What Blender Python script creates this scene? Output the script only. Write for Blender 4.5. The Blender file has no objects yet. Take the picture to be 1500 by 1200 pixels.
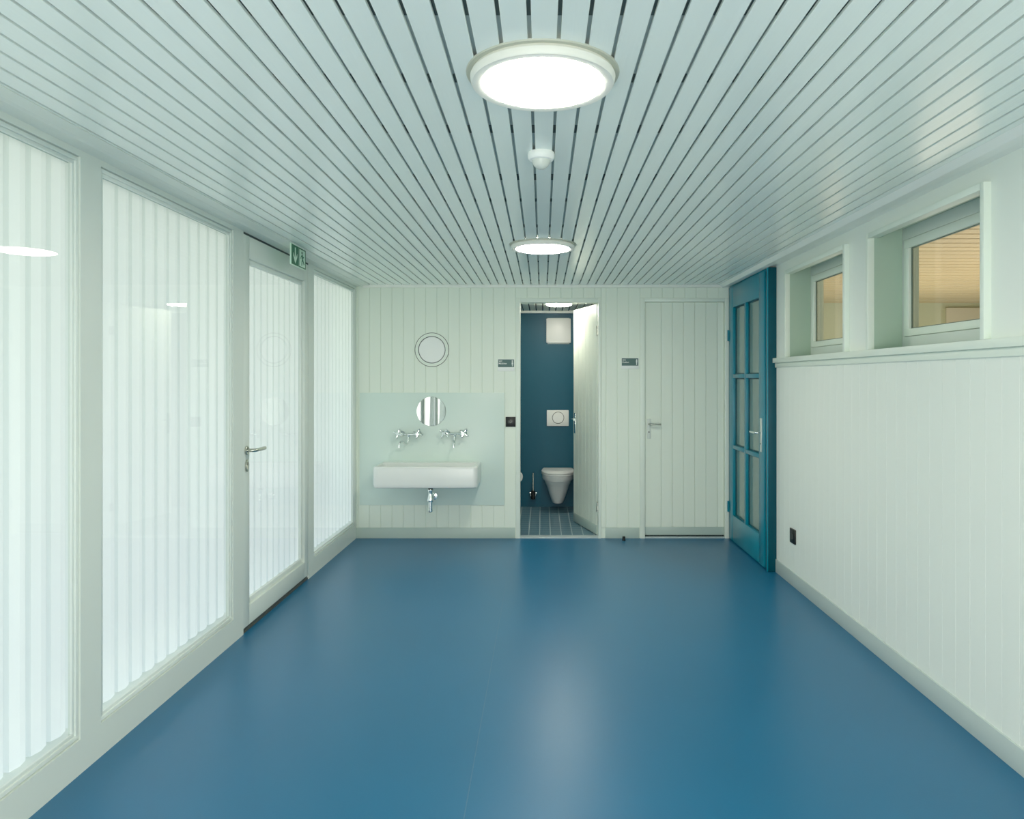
import bpy, bmesh, math, random
from mathutils import Vector, Matrix
random.seed(4)
PI = math.pi
scn = bpy.context.scene
COL = scn.collection

# ------------------------------------------------------------------ mesh helper
class MB:
    def __init__(s, M=None):
        s.bm = bmesh.new(); s.M = M or Matrix.Identity(4)
    def _merge(s, b):
        b.transform(s.M)
        me = bpy.data.meshes.new('t'); b.to_mesh(me); b.free()
        s.bm.from_mesh(me); bpy.data.meshes.remove(me)
    def box(s, x0, x1, y0, y1, z0, z1, bev=0, seg=2):
        b = bmesh.new()
        bmesh.ops.create_cube(b, size=1)
        b.transform(Matrix.Translation(((x0+x1)/2, (y0+y1)/2, (z0+z1)/2)) @ Matrix.Diagonal((abs(x1-x0), abs(y1-y0), abs(z1-z0), 1)))
        if bev: bmesh.ops.bevel(b, geom=b.edges[:], offset=bev, segments=seg, affect='EDGES', profile=.5, clamp_overlap=True)
        s._merge(b); return s
    def ring4(s, x0, x1, y0, y1, z0, z1, w, bev=0, wt=None, wb=None):
        wt = w if wt is None else wt; wb = w if wb is None else wb
        s.box(x0, x1, y0, y1, z0, z0+wb, bev); s.box(x0, x1, y0, y1, z1-wt, z1, bev)
        s.box(x0, x1, y0, y0+w, z0+wb, z1-wt, bev); s.box(x0, x1, y1-w, y1, z0+wb, z1-wt, bev); return s
    def quad(s, pts):
        b = bmesh.new(); b.faces.new([b.verts.new(p) for p in pts]); s._merge(b); return s
    def poly(s, pts, d, bev=0):
        """polygon pts (3D, planar) extruded by vector d"""
        b = bmesh.new(); d = Vector(d)
        f = b.faces.new([b.verts.new(p) for p in pts])
        r = bmesh.ops.extrude_face_region(b, geom=[f])
        bmesh.ops.translate(b, vec=d, verts=[v for v in r['geom'] if isinstance(v, bmesh.types.BMVert)])
        bmesh.ops.recalc_face_normals(b, faces=b.faces[:])
        if bev: bmesh.ops.bevel(b, geom=b.edges[:], offset=bev, segments=2, affect='EDGES', profile=.5, clamp_overlap=True)
        s._merge(b); return s
    def lathe(s, prof, c, axis='z', seg=48, closed=False):
        """prof: list of (r, h) along axis"""
        b = bmesh.new(); rings = []
        for r, h in prof:
            if r < 1e-6: rings.append([b.verts.new((0, 0, h))])
            else: rings.append([b.verts.new((r*math.cos(2*PI*i/seg), r*math.sin(2*PI*i/seg), h)) for i in range(seg)])
        pairs = list(zip(rings, rings[1:])) + ([(rings[-1], rings[0])] if closed else [])
        for A, B in pairs:
            for i in range(seg):
                j = (i+1) % seg
                if len(A) == 1 and len(B) == 1: continue
                if len(A) == 1: b.faces.new((A[0], B[i], B[j]))
                elif len(B) == 1: b.faces.new((A[i], A[j], B[0]))
                else: b.faces.new((A[i], A[j], B[j], B[i]))
        bmesh.ops.recalc_face_normals(b, faces=b.faces[:])
        R = Matrix.Identity(4)
        if isinstance(axis, str):
            if axis == 'x': R = Matrix.Rotation(PI/2, 4, 'Y')
            if axis == '-y': R = Matrix.Rotation(PI/2, 4, 'X')
            if axis == '-x': R = Matrix.Rotation(-PI/2, 4, 'Y')
            if axis == '-z': R = Matrix.Rotation(PI, 4, 'X')
        else: R = Vector((0, 0, 1)).rotation_difference(Vector(axis)).to_matrix().to_4x4()
        b.transform(Matrix.Translation(c) @ R)
        s._merge(b); return s
    def cyl(s, p0, p1, r, seg=24, bev=0.0, r1=None):
        p0 = Vector(p0); p1 = Vector(p1); L = (p1-p0).length; r1 = r if r1 is None else r1
        e = bev
        prof = [(0, 0), (r-e, 0), (r, e), (r1, L-e), (r1-e, L), (0, L)] if e else [(0, 0), (r, 0), (r1, L), (0, L)]
        return s.lathe(prof, p0, tuple((p1-p0).normalized()), seg)
    def tube(s, pts, r, seg=12, smooth=True):
        pts = [Vector(p) for p in pts]
        if smooth and len(pts) > 2:
            out = []
            for i in range(len(pts)-1):
                p0 = pts[max(i-1, 0)]; p1 = pts[i]; p2 = pts[i+1]; p3 = pts[min(i+2, len(pts)-1)]
                for k in range(6):
                    t = k/6
                    out.append(.5*((2*p1)+(-p0+p2)*t+(2*p0-5*p1+4*p2-p3)*t*t+(-p0+3*p1-3*p2+p3)*t**3))
            out.append(pts[-1]); pts = out
        b = bmesh.new(); rings = []; n = None
        for i, p in enumerate(pts):
            t = (pts[min(i+1, len(pts)-1)]-pts[max(i-1, 0)]).normalized()
            if n is None: n = t.orthogonal().normalized()
            n = (n-t*n.dot(t)).normalized(); m = t.cross(n)
            rr = r[min(i, len(r)-1)] if isinstance(r, (list, tuple)) else r
            rings.append([b.verts.new(p+n*rr*math.cos(2*PI*k/seg)+m*rr*math.sin(2*PI*k/seg)) for k in range(seg)])
        for A, B in zip(rings, rings[1:]):
            for k in range(seg): b.faces.new((A[k], A[(k+1) % seg], B[(k+1) % seg], B[k]))
        b.faces.new(rings[0][::-1]); b.faces.new(rings[-1])
        bmesh.ops.recalc_face_normals(b, faces=b.faces[:])
        s._merge(b); return s
    def loft(s, secs, cap0=True, cap1=True):
        b = bmesh.new(); rings = [[b.verts.new(p) for p in q] for q in secs]; n = len(rings[0])
        for A, B in zip(rings, rings[1:]):
            for k in range(n): b.faces.new((A[k], A[(k+1) % n], B[(k+1) % n], B[k]))
        if cap0: b.faces.new(rings[0][::-1])
        if cap1: b.faces.new(rings[-1])
        bmesh.ops.recalc_face_normals(b, faces=b.faces[:])
        s._merge(b); return s
    def text(s, body, size, M, depth=.0006, align='LEFT'):
        cu = bpy.data.curves.new('t', 'FONT'); cu.body = body; cu.size = size; cu.extrude = depth; cu.align_x = align
        cu.offset = size*.012; cu.resolution_u = 4
        o = bpy.data.objects.new('t', cu); COL.objects.link(o); bpy.context.view_layer.update()
        me = bpy.data.meshes.new_from_object(o.evaluated_get(bpy.context.evaluated_depsgraph_get()))
        b = bmesh.new(); b.from_mesh(me); b.transform(M); s._merge(b)
        bpy.data.objects.remove(o); bpy.data.curves.remove(cu); bpy.data.meshes.remove(me); return s

def origin_of(o):
    p = Vector((0, 0, 0))
    while o is not None: p += o.location; o = o.parent
    return p

def obj(name, mb, mat, parent=None, smooth=True, base=None):
    """mb in world coordinates -> one mesh object"""
    me = bpy.data.meshes.new(name); bm = mb.bm
    if parent is not None: org = origin_of(parent)
    else:
        if base is not None: org = Vector(base)
        else:
            xs = [v.co.x for v in bm.verts]; ys = [v.co.y for v in bm.verts]; zs = [v.co.z for v in bm.verts]
            org = Vector(((min(xs)+max(xs))/2, (min(ys)+max(ys))/2, min(zs)))
    bm.transform(Matrix.Translation(-org)); bm.to_mesh(me); bm.free()
    if smooth:
        me.polygons.foreach_set('use_smooth', [True]*len(me.polygons)); me.set_sharp_from_angle(angle=math.radians(32))
    me.materials.append(mat)
    o = bpy.data.objects.new(name, me); COL.objects.link(o)
    if parent is not None: o.parent = parent
    else: o.location = org
    return o

def empty(name, loc):
    o = bpy.data.objects.new(name, None); o.empty_display_size = .05; o.location = loc; COL.objects.link(o); return o
def tag(o, label, cat, group=None, kind=None):
    o['label'] = label; o['category'] = cat
    if group: o['group'] = group
    if kind: o['kind'] = kind
    return o
def struct(o, label=None, cat=None):
    o['kind'] = 'structure'
    if label: o['label'] = label
    if cat: o['category'] = cat
    return o

# ------------------------------------------------------------------ materials
def new_mat(name):
    m = bpy.data.materials.new(name); m.use_nodes = True
    nt = m.node_tree; nt.nodes.clear()
    out = nt.nodes.new('ShaderNodeOutputMaterial'); return m, nt, out
def paint(name, col, rough=.5, var=.03, scale=2.0, bump=0.0, bscale=60, stretch=(1, 1, 1), metal=0, spec=.5, coat=0):
    m, nt, out = new_mat(name); N = nt.nodes; L = nt.links
    p = N.new('ShaderNodeBsdfPrincipled'); L.new(p.outputs[0], out.inputs[0])
    p.inputs['Roughness'].default_value = rough; p.inputs['Metallic'].default_value = metal
    p.inputs['Specular IOR Level'].default_value = spec; p.inputs['Coat Weight'].default_value = coat
    g = N.new('ShaderNodeNewGeometry'); mp = N.new('ShaderNodeMapping'); L.new(g.outputs['Position'], mp.inputs[0])
    mp.inputs['Scale'].default_value = stretch
    n = N.new('ShaderNodeTexNoise'); n.inputs['Scale'].default_value = scale; n.inputs['Detail'].default_value = 3; L.new(mp.outputs[0], n.inputs[0])
    r = N.new('ShaderNodeMapRange'); r.inputs[3].default_value = 1-var; r.inputs[4].default_value = 1+var; L.new(n.outputs[0], r.inputs[0])
    v = N.new('ShaderNodeVectorMath'); v.operation = 'SCALE'; v.inputs[0].default_value = col; L.new(r.outputs[0], v.inputs['Scale'])
    L.new(v.outputs[0], p.inputs['Base Color'])
    if bump:
        n2 = N.new('ShaderNodeTexNoise'); n2.inputs['Scale'].default_value = bscale; n2.inputs['Detail'].default_value = 4; L.new(mp.outputs[0], n2.inputs[0])
        b = N.new('ShaderNodeBump'); b.inputs['Strength'].default_value = bump; b.inputs['Distance'].default_value = .002
        L.new(n2.outputs[0], b.inputs['Height']); L.new(b.outputs[0], p.inputs['Normal'])
    return m
def emis(name, col, s):
    m, nt, out = new_mat(name); e = nt.nodes.new('ShaderNodeEmission'); e.inputs[0].default_value = (*col, 1); e.inputs[1].default_value = s
    nt.links.new(e.outputs[0], out.inputs[0]); return m
def glass(name, tint=(.96, .98, .97), k=1.0, gain=1.0):
    """thin pane: clear with Schlick mirror reflection"""
    m, nt, out = new_mat(name); N = nt.nodes; L = nt.links
    g = N.new('ShaderNodeNewGeometry'); d = N.new('ShaderNodeVectorMath'); d.operation = 'DOT_PRODUCT'
    L.new(g.outputs['Normal'], d.inputs[0]); L.new(g.outputs['Incoming'], d.inputs[1])
    def mth(op, a, b=None):
        x = N.new('ShaderNodeMath'); x.operation = op
        for i, q in enumerate((a, b)):
            if q is None: continue
            if isinstance(q, (int, float)): x.inputs[i].default_value = q
            else: L.new(q, x.inputs[i])
        return x.outputs[0]
    a = mth('ABSOLUTE', d.outputs['Value']); a = mth('SUBTRACT', 1, a); a = mth('POWER', a, 5); a = mth('MULTIPLY', a, .96); a = mth('ADD', a, .04)
    a = mth('MULTIPLY', a, gain); a = mth('MINIMUM', a, 1)
    t = N.new('ShaderNodeBsdfTransparent'); t.inputs[0].default_value = (*tint, 1)
    gl = N.new('ShaderNodeBsdfGlossy'); gl.inputs['Roughness'].default_value = 0.0; gl.inputs[0].default_value = (1, 1, 1, 1)
    mx = N.new('ShaderNodeMixShader'); L.new(a, mx.inputs[0]); L.new(t.outputs[0], mx.inputs[1]); L.new(gl.outputs[0], mx.inputs[2])
    L.new(mx.outputs[0], out.inputs[0]); return m
def sheet(name, col, tr):
    m, nt, out = new_mat(name); N = nt.nodes; L = nt.links
    d = N.new('ShaderNodeBsdfDiffuse'); d.inputs[0].default_value = (*col, 1)
    t = N.new('ShaderNodeBsdfTranslucent')
    g = N.new('ShaderNodeNewGeometry'); sp = N.new('ShaderNodeSeparateXYZ'); L.new(g.outputs['Position'], sp.inputs[0])
    r = N.new('ShaderNodeMapRange'); r.inputs[1].default_value = 0; r.inputs[2].default_value = 2.4; L.new(sp.outputs['Z'], r.inputs[0])
    mc = N.new('ShaderNodeMix'); mc.data_type = 'RGBA'; L.new(r.outputs[0], mc.inputs[0])
    mc.inputs[6].default_value = (tr[0][0], tr[0][1], tr[0][2], 1); mc.inputs[7].default_value = (tr[1][0], tr[1][1], tr[1][2], 1)  # bluer low end puts the light from the ground into the sheet colour
    L.new(mc.outputs[2], t.inputs[0])
    mx = N.new('ShaderNodeMixShader'); mx.inputs[0].default_value = .5
    L.new(d.outputs[0], mx.inputs[1]); L.new(t.outputs[0], mx.inputs[2]); L.new(mx.outputs[0], out.inputs[0]); return m
def tiles(name, col, grout, size):
    m, nt, out = new_mat(name); N = nt.nodes; L = nt.links
    p = N.new('ShaderNodeBsdfPrincipled'); p.inputs['Roughness'].default_value = .35; L.new(p.outputs[0], out.inputs[0])
    g = N.new('ShaderNodeNewGeometry'); mp = N.new('ShaderNodeMapping'); L.new(g.outputs['Position'], mp.inputs[0]); mp.inputs['Location'].default_value = (.03, .02, 0)
    b = N.new('ShaderNodeTexBrick'); L.new(mp.outputs[0], b.inputs[0]); b.offset = 0; b.squash = 1
    b.inputs['Color1'].default_value = (*col, 1); b.inputs['Color2'].default_value = (col[0]*1.15, col[1]*1.1, col[2]*1.1, 1); b.inputs['Mortar'].default_value = (*grout, 1)
    b.inputs['Scale'].default_value = 1; b.inputs['Mortar Size'].default_value = .0042; b.inputs['Mortar Smooth'].default_value = .1
    b.inputs['Brick Width'].default_value = size; b.inputs['Row Height'].default_value = size
    L.new(b.outputs[0], p.inputs['Base Color']); return m

WALL = paint('pale green wall paint', (.79, .86, .745), .42, .02, 1.5, .12, 25, (1, 1, .12))
WALLR = paint('pale wall paint', (.815, .86, .79), .45, .02, 1.5, .12, 25, (1, 1, .12))
FRAME = paint('grey green frame paint', (.68, .74, .68), .4, .02, 2)
TRIM = paint('trim paint', (.79, .86, .76), .38, .02, 2)
REVEAL = paint('shaded lining paint', (.40, .53, .42), .4, .02, 2)  # darkened so the shade of the recess is in the colour
BASEB = paint('baseboard grey green', (.42, .52, .47), .4, .03, 2)
CEIL = paint('satin ceiling boards', (.82, .89, .84), .22, .05, 1.2, .25, 18, (6, .25, 1), spec=.55)
CEILB = paint('ceiling void', (.42, .50, .48), .7, .35, 1.3, 0, 1, (.3, 1.2, 1))
CORN = paint('cornice paint', (.86, .88, .82), .35, .02, 2)
BEAD = paint('glazing bead white', (.74, .80, .75), .35, .02, 2)
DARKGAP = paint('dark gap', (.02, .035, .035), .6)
FLOOR = paint('blue linoleum', (.006, .106, .222), .33, .10, 1.1, .06, 140, spec=.42)
for nd in FLOOR.node_tree.nodes:
    if nd.type == 'BSDF_PRINCIPLED': nd.inputs['Specular Tint'].default_value = (.6, .85, 1, 1)
SEAM = paint('linoleum weld seam', (.03, .12, .22), .4)
BLUE = paint('blue gloss door paint', (.0, .20, .285), .28, .04, 2, spec=.4)
BLUED = paint('deep teal frame paint', (.0, .055, .08), .35, .04, 2, spec=.2)
WCBLUE = paint('WC blue wall paint', (.0, .075, .125), .45, .05, 1.5, spec=.25)
WHITE = paint('white plastic', (.88, .90, .86), .35, .02, 3)
CERAM = paint('white glazed ceramic', (.80, .82, .79), .22, .01, 3, spec=.6)
CHROME = paint('polished chrome', (.82, .86, .85), .10, .02, 5, metal=1)
STEEL = paint('brushed steel', (.52, .53, .46), .26, .05, 20, metal=1)
BLACK = paint('black plastic', (.004, .005, .005), .35, spec=.25)
GREYM = paint('dark green grey print', (.045, .115, .105), .5)
RINGM = paint('dark rubber ring', (.012, .022, .018), .5)
SPLASH = paint('painted glass splashback', (.66, .79, .72), .32, .01, 2, spec=.5)
MIRROR = paint('mirror glass', (.50, .53, .50), .0, 0, 2, metal=1)
GREEN = paint('exit sign green', (.0, .125, .05), .4, spec=.2)
SIGNW = paint('exit sign pale', (.62, .84, .68), .4)
LAMPH = paint('lamp housing', (.80, .80, .72), .4)
GASK = paint('grey green gasket', (.14, .19, .15), .5)
PLATE = paint('pale satin metal', (.62, .68, .62), .35, .03, 8, metal=.3)
PANE = glass('clear window pane', gain=.55)
PANER = glass('clear interior pane', (.93, .93, .9), gain=1.1)
FROST = paint('obscured glass', (.16, .25, .22), .12, .12, 2.5, .1, 12, spec=.8)
TIMBER = paint('warm timber boards', (.60, .46, .26), .45, .2, 2, .2, 10, (.4, 4, 1))
SHEET = sheet('translucent white facade ribs', (.86, .89, .88), ((.92, .955, 1.0), (.90, .925, .84)))
OUTW = paint('outside white board', (.8, .84, .82), .6)
TILE = tiles('blue floor tiles', (.05, .13, .18), (.36, .45, .46), .1035)
PALE = paint('neighbour room pale paint', (.60, .64, .47), .5, .05, 1)
PALEW = paint('neighbour room white panel', (.85, .84, .76), .4)
CONC = paint('outside ground paving', (.35, .36, .35), .8, .1, 3)
LENS = emis('lamp diffuser glow', (1.0, .95, .83), 38.0)
LENSB = emis('far lamp diffuser glow', (1.0, .955, .82), 46.0)
LENS2 = emis('WC lamp diffuser glow', (1.0, .95, .80), 42.0)

# ------------------------------------------------------------------ dimensions (metres; camera at origin in x,y)
EYE = 1.48
XL, XR = -1.73, 1.79      # inner faces of side walls
YB = 6.65                 # far wall
YF = -1.7                 # wall behind the camera
ZC = 2.35                 # ceiling boards
def px(x): return (x-795)/157.9              # x on the far wall plane
def pz(y): return EYE+(555-y)/157.9          # z on the far wall plane

# ------------------------------------------------------------------ floor
fl = MB().box(-1.95, 2.1, YF-.2, YB+.02, -.12, 0)
fl = struct(obj('floor', fl, FLOOR), 'blue linoleum floor of the corridor', 'floor')
sm = MB().box(-.267, -.264, YF, YB-.03, -.001, .0006)
obj('weld_seam', sm, SEAM, fl)
g = MB().box(-6, -1.95, YF-1, 8, -.16, -.04)
struct(obj('ground_outside', g, CONC), 'grey paving outside the facade', 'ground')

# ------------------------------------------------------------------ ceiling (boards with open joints)
def ceil_boards(mb, x0, x1, y0, y1, z, first, pitch, n0, n1, gap=.0105, th=.011):
    edges = [first+pitch*k for k in range(n0, n1+1)]
    xs = [x0]+[e for e in edges if x0+.01 < e < x1-.01]+[x1]
    for i in range(len(xs)-1):
        a = xs[i]+(gap/2 if i else 0); b = xs[i+1]-(gap/2 if i < len(xs)-2 else 0)
        mb.box(a, b, y0, y1, z, z+th, .0012, 1)
c = MB(); ceil_boards(c, -1.80, 1.80, YF, YB-.012, ZC, .041, .0742, -22, 21)
ce = struct(obj('ceiling', c, CEIL), 'pale satin boarded ceiling with open joints', 'ceiling')
v = MB().box(-1.95, 2.3, YF-.2, YB+.1, 2.366, 2.45)
obj('ceiling_void', v, CEILB, ce)
v = MB()
y = -2.9
for k in range(24):
    w = random.uniform(.05, .09)
    if y < 6.4: v.box(-1.75, 1.8, y, y+w, 2.3635, 2.3665)
    y += random.choice([.42, .42, .6])
obj('batten', v, paint('dark battens', (.05, .075, .07), .7), ce)

def prismY(mb, prof, y0, y1): mb.poly([(a, y0, b) for a, b in prof], (0, y1-y0, 0))
k = MB(); prismY(k, [(1.632, 2.352), (1.634, 2.349), (1.660, 2.326), (1.664, 2.325), (1.716, 2.329), (1.718, 2.331), (1.718, 2.345), (1.80, 2.345), (1.80, 2.352)], YF, YB)
struct(obj('trim_1', k, CORN, smooth=False), 'white cornice along the right wall', 'trim')
k = MB(); prismY(k, [(-1.602, 2.352), (-1.602, 2.346), (-1.655, 2.343), (-1.665, 2.336), (-1.70, 2.340), (-1.729, 2.337), (-1.80, 2.337), (-1.80, 2.352)], YF, YB)
struct(obj('trim_2', k, FRAME, smooth=False), 'grey green cornice above the window front', 'trim')
k = MB().box(-1.66, 1.66, YB-.022, YB, pz(421.5), pz(416), .001)
struct(obj('trim_3', k, CORN), 'thin cornice strip along the far wall', 'trim')

# ------------------------------------------------------------------ far wall with board cladding and two door openings
WC = (px(762), px(876.5), pz(443))       # opening of the girls' WC door
W2 = (px(944.6), px(1062), pz(442))      # opening of the closed door
bw = MB()
T = .10
X0, X1 = XL-.035, XR+.25
def backing(a, b, z0, z1): bw.box(a, b, YB+.006, YB+T, z0, z1)
fo1 = (px(755.5), px(880.5), pz(437)); fo2 = (px(937.5), px(1068), pz(437))
backing(X0, fo1[0], 0, 2.45); backing(fo1[0], fo1[1], fo1[2], 2.45); backing(fo1[1], fo2[0], 0, 2.45); backing(fo2[0], fo2[1], fo2[2], 2.45); backing(fo2[1], X1, 0, 2.45)
lines = [px(541.2+16.5*k) for k in range(-2, 34)]
def boards_x(mb, a, b, z0, z1, y, lines, g=.0022, th=.010, bev=.0028):
    xs = [a]+[l for l in lines if a+.02 < l < b-.02]+[b]
    for i in range(len(xs)-1):
        mb.box(xs[i]+g/2, xs[i+1]-g/2, y, y+th, z0, z1, bev, 1)
boards_x(bw, XL-.02, fo1[0], .098, 2.36, YB, lines)
boards_x(bw, fo1[0], fo1[1], fo1[2], 2.36, YB, lines)
boards_x(bw, fo1[1], fo2[0], .098, 2.36, YB, lines)
boards_x(bw, fo2[0], fo2[1], fo2[2], 2.36, YB, lines)
wb = struct(obj('wall_back', bw, WALL), 'far wall clad in narrow vertical pale green boards', 'wall')
b = MB(); b.box(XL, px(754.5), YB-.004, YB+.02, 0, .098, .002)
struct(obj('baseboard_back', b, BASEB), 'grey green baseboard below the washbasin', 'baseboard')
b = MB(); b.box(px(886.5), px(936.5), YB-.004, YB+.02, 0, .098, .002)
struct(obj('baseboard_back', b, BASEB), 'short grey green baseboard between the two WC doors', 'baseboard')
b = MB(); b.box(px(881), px(886.5), YB-.006, YB+.02, 0, .098, .001)

# ------------------------------------------------------------------ wall behind the camera and right wall
b = MB().box(-2.0, 2.3, YF-.12, YF, 0, 2.45)
struct(obj('wall_front', b, WALLR), 'plain pale wall behind the viewer', 'wall')

WIN = [(2.8875, 3.88), (4.209, 5.205)]
WZ0, WZ1 = 1.637, 2.24
r = MB()
r.box(XR+.012, XR+.26, YF, 5.497, 0, 1.566)
r.box(XR, XR+.26, YF, 5.497, 2.314, 2.40)
ys = [YF, WIN[0][0]-.026, WIN[0][1]+.026, WIN[1][0]-.026, WIN[1][1]+.026, 5.497]
for a, b_ in ((ys[0], ys[1]), (ys[2], ys[3]), (ys[4], ys[5])): r.box(XR, XR+.26, a, b_, 1.566, 2.314)
for a, b_ in WIN: (r.box(XR, XR+.26, a-.026, b_+.026, 1.566, 1.605), r.box(XR, XR+.019, a-.026, b_+.026, 2.266, 2.314))
r.box(XR+.012, XR+.26, 5.497, YB+.1, 2.335, 2.40)
# boards below the ledge
y = YF; ls = []
while y < 5.45: ls.append(y); y += .1045
ls.append(5.497)
for a, b_ in zip(ls, ls[1:]): r.box(XR, XR+.014, a+.0006, b_-.0006, .10, 1.570, .0009, 1)
struct(obj('wall_right', r, WALLR), 'right wall with narrow white boards below the ledge', 'wall')
b = MB(); b.box(XR-.008, XR+.02, YF, 5.495, 0, .10, .002)
struct(obj('baseboard_right', b, paint('right baseboard', (.50, .58, .55), .4)), 'grey green baseboard along the right wall', 'baseboard')
b = MB(); b.box(XR-.030, XR+.02, YF, 5.497, 1.601, 1.637, .0015); b.box(XR-.012, XR+.02, YF, 5.497, 1.566, 1.6005, .0015)
struct(obj('trim_4', b, TRIM), 'window ledge moulding along the right wall', 'trim')

def side_window(n, y0, y1, lab):
    t = struct(empty('window_%d' % n, (XR, (y0+y1)/2, WZ0)), lab, 'window')
    z0, z1 = WZ0, WZ1
    # lining box that stands proud of the wall
    m = MB(); pf = XR-.030
    m.box(pf, XR+.02, y0-.026, y0, z0, z1+.028, .0012); m.box(pf, XR+.02, y1, y1+.026, z0, z1+.028, .0012)
    m.box(pf, XR+.02, y0, y1, z1, z1+.028, .0012)
    obj('casing', m, TRIM, t)
    zt = 2.289
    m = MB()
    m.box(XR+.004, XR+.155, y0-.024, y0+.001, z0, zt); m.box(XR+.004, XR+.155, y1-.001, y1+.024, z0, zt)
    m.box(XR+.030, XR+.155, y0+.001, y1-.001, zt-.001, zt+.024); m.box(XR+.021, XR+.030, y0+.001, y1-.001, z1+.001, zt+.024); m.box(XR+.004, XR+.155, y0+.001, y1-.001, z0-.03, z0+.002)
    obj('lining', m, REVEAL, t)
    xf = XR+.1555
    m = MB()   # fixed frame
    m.ring4(xf, xf+.06, y0, y1, z0-.01, zt+.01, .030, .0015, wt=.074, wb=.078)
    m.ring4(xf+.03, xf+.058, y0+.02, y1-.02, z0+.01, zt-.01, .035, wt=.085, wb=.085)
    obj('window_frame', m, FRAME, t)
    m = MB(); a, b2, c0, c1 = y0+.033, y1-.033, 1.7065, 2.221
    w = .050; xs = xf-.008
    m.ring4(xs, xs+.036, a, b2, c0, c1, w, .003, wt=.046, wb=.038)
    s_ = obj('sash', m, TRIM, t)
    m = MB(); i0, i1, j0, j1 = a+w, b2-w, c0+.038, c1-.046; e = .005
    m.ring4(xs+.014, xs+.022, i0, i1, j0, j1, e)
    obj('gasket', m, GASK, s_)
    m = MB().box(xs+.020, xs+.024, i0, i1, j0, j1)
    obj('pane', m, PANER, s_)
side_window(1, *WIN[0], 'nearer high window in the right wall, toward the viewer')
side_window(2, *WIN[1], 'farther high window in the right wall, beside the blue door')

# neighbouring room seen through the high windows
n = MB()
k = 0; y = 1.5
while y < 10.6:
    n.box(2.06, 7.0, y, min(y+.150, 10.6), 2.60, 2.62, .004, 1); y += .185
nb = struct(obj('ceiling_neighbour', n, TIMBER), 'warm timber boarded ceiling of the neighbouring room', 'ceiling')
obj('ceiling_void', MB().box(2.06, 7.0, 1.5, 10.6, 2.635, 2.70), paint('timber void', (.20, .12, .05), .7), nb)
n = MB(); n.box(2.06, 7.0, 10.6, 10.7, 0, 2.7); n.box(7.0, 7.1, 1.4, 10.7, 0, 2.7); n.box(2.06, 7.1, 1.4, 1.5, 0, 2.7); n.box(2.05, 2.10, 6.8, 10.7, 0, 2.7)
struct(obj('wall_neighbour', n, PALE), 'olive walls of the neighbouring room', 'wall')
n = MB().box(5.95, 6.8, 10.56, 10.6, .2, 2.53, .01)
struct(obj('window_9', n, PALEW), 'pale panel on the end wall of the neighbouring room', 'panel')  # pale panel for the white patch on the end wall, no window
n = MB().box(2.06, 7.1, 1.4, 10.7, -.1, 0)
struct(obj('floor_neighbour', n, PALE), 'floor of the neighbouring room', 'floor')

# ------------------------------------------------------------------ left window front
lw = MB(); XB = XL-.040
P = [(-3.2, -2.45), (-2.32, -1.12), (-.99, .21)]     # openings behind the viewer (hidden) then seen ones
OPEN = [(-1.07, .13), (.26, 1.35), (1.48, 2.683), (2.808, 4.01), (5.42, 6.62)]
ZO0, ZO1 = .13, 2.312
prev = YF
DOOR = (4.147, 5.296)
for a, b_ in OPEN[:4]:
    lw.box(XB, XL, prev, a, 0, 2.37); prev = b_
lw.box(XB, XL, prev, DOOR[0]-.003, 0, 2.37)
lw.box(XB, XL, DOOR[1]+.003, OPEN[4][0], 0, 2.37)
lw.box(XB, XL, OPEN[4][1], YB+.1, 0, 2.37)
for a, b_ in OPEN:
    lw.box(XB, XL, a, b_, 0, ZO0); lw.box(XB, XL, a, b_, ZO1, 2.37)
lw.box(XB, XL, DOOR[0]-.003, DOOR[1]+.003, 2.334, 2.37)
lw.box(XB, XL, YB+.1, 8.5, 0, 2.45)
struct(obj('wall_left', lw, FRAME, smooth=False), 'grey green posts and plinth of the window front', 'wall')

def front_window(n, y0, y1, lab, tilt=0.0, grp=True):
    t = struct(empty('window_%d' % n, (XL, (y0+y1)/2, ZO0)), lab, 'window')
    m = MB(); x1, x0 = XL-.007, XB+.004; w = .016; g_ = .003
    a, b_, c0, c1 = y0+g_, y1-.001, ZO0+g_, ZO1-g_
    m.ring4(x0, x1, a, b_, c0, c1, w, .0012)
    obj('window_frame', m, BEAD, t)
    m = MB(); a += w; b_ -= w; c0 += w; c1 -= w; w = .013; x1 = XL-.013; x0 = XL-.022
    m.ring4(x0, x1, a, b_, c0, c1, w, .0012)
    obj('glazing_bead', m, BEAD, t)
    d = tilt
    xg = XL-.026
    m = MB()
    m.poly([(xg-d, a, c0), (xg, b_, c0), (xg, b_, c1), (xg-d, a, c1)], (-.005, 0, 0))
    obj('pane', m, PANE, t, smooth=False)
front_window(3, *OPEN[2], 'leftmost tall window pane, cut by the picture edge', .028)
front_window(4, *OPEN[3], 'second tall window from the left, before the glazed door')
front_window(5, *OPEN[4], 'narrow looking far tall window behind the glazed door')
for i in (0, 1): front_window(6+i, *OPEN[i], 'tall window of the front beside the viewer')

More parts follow.
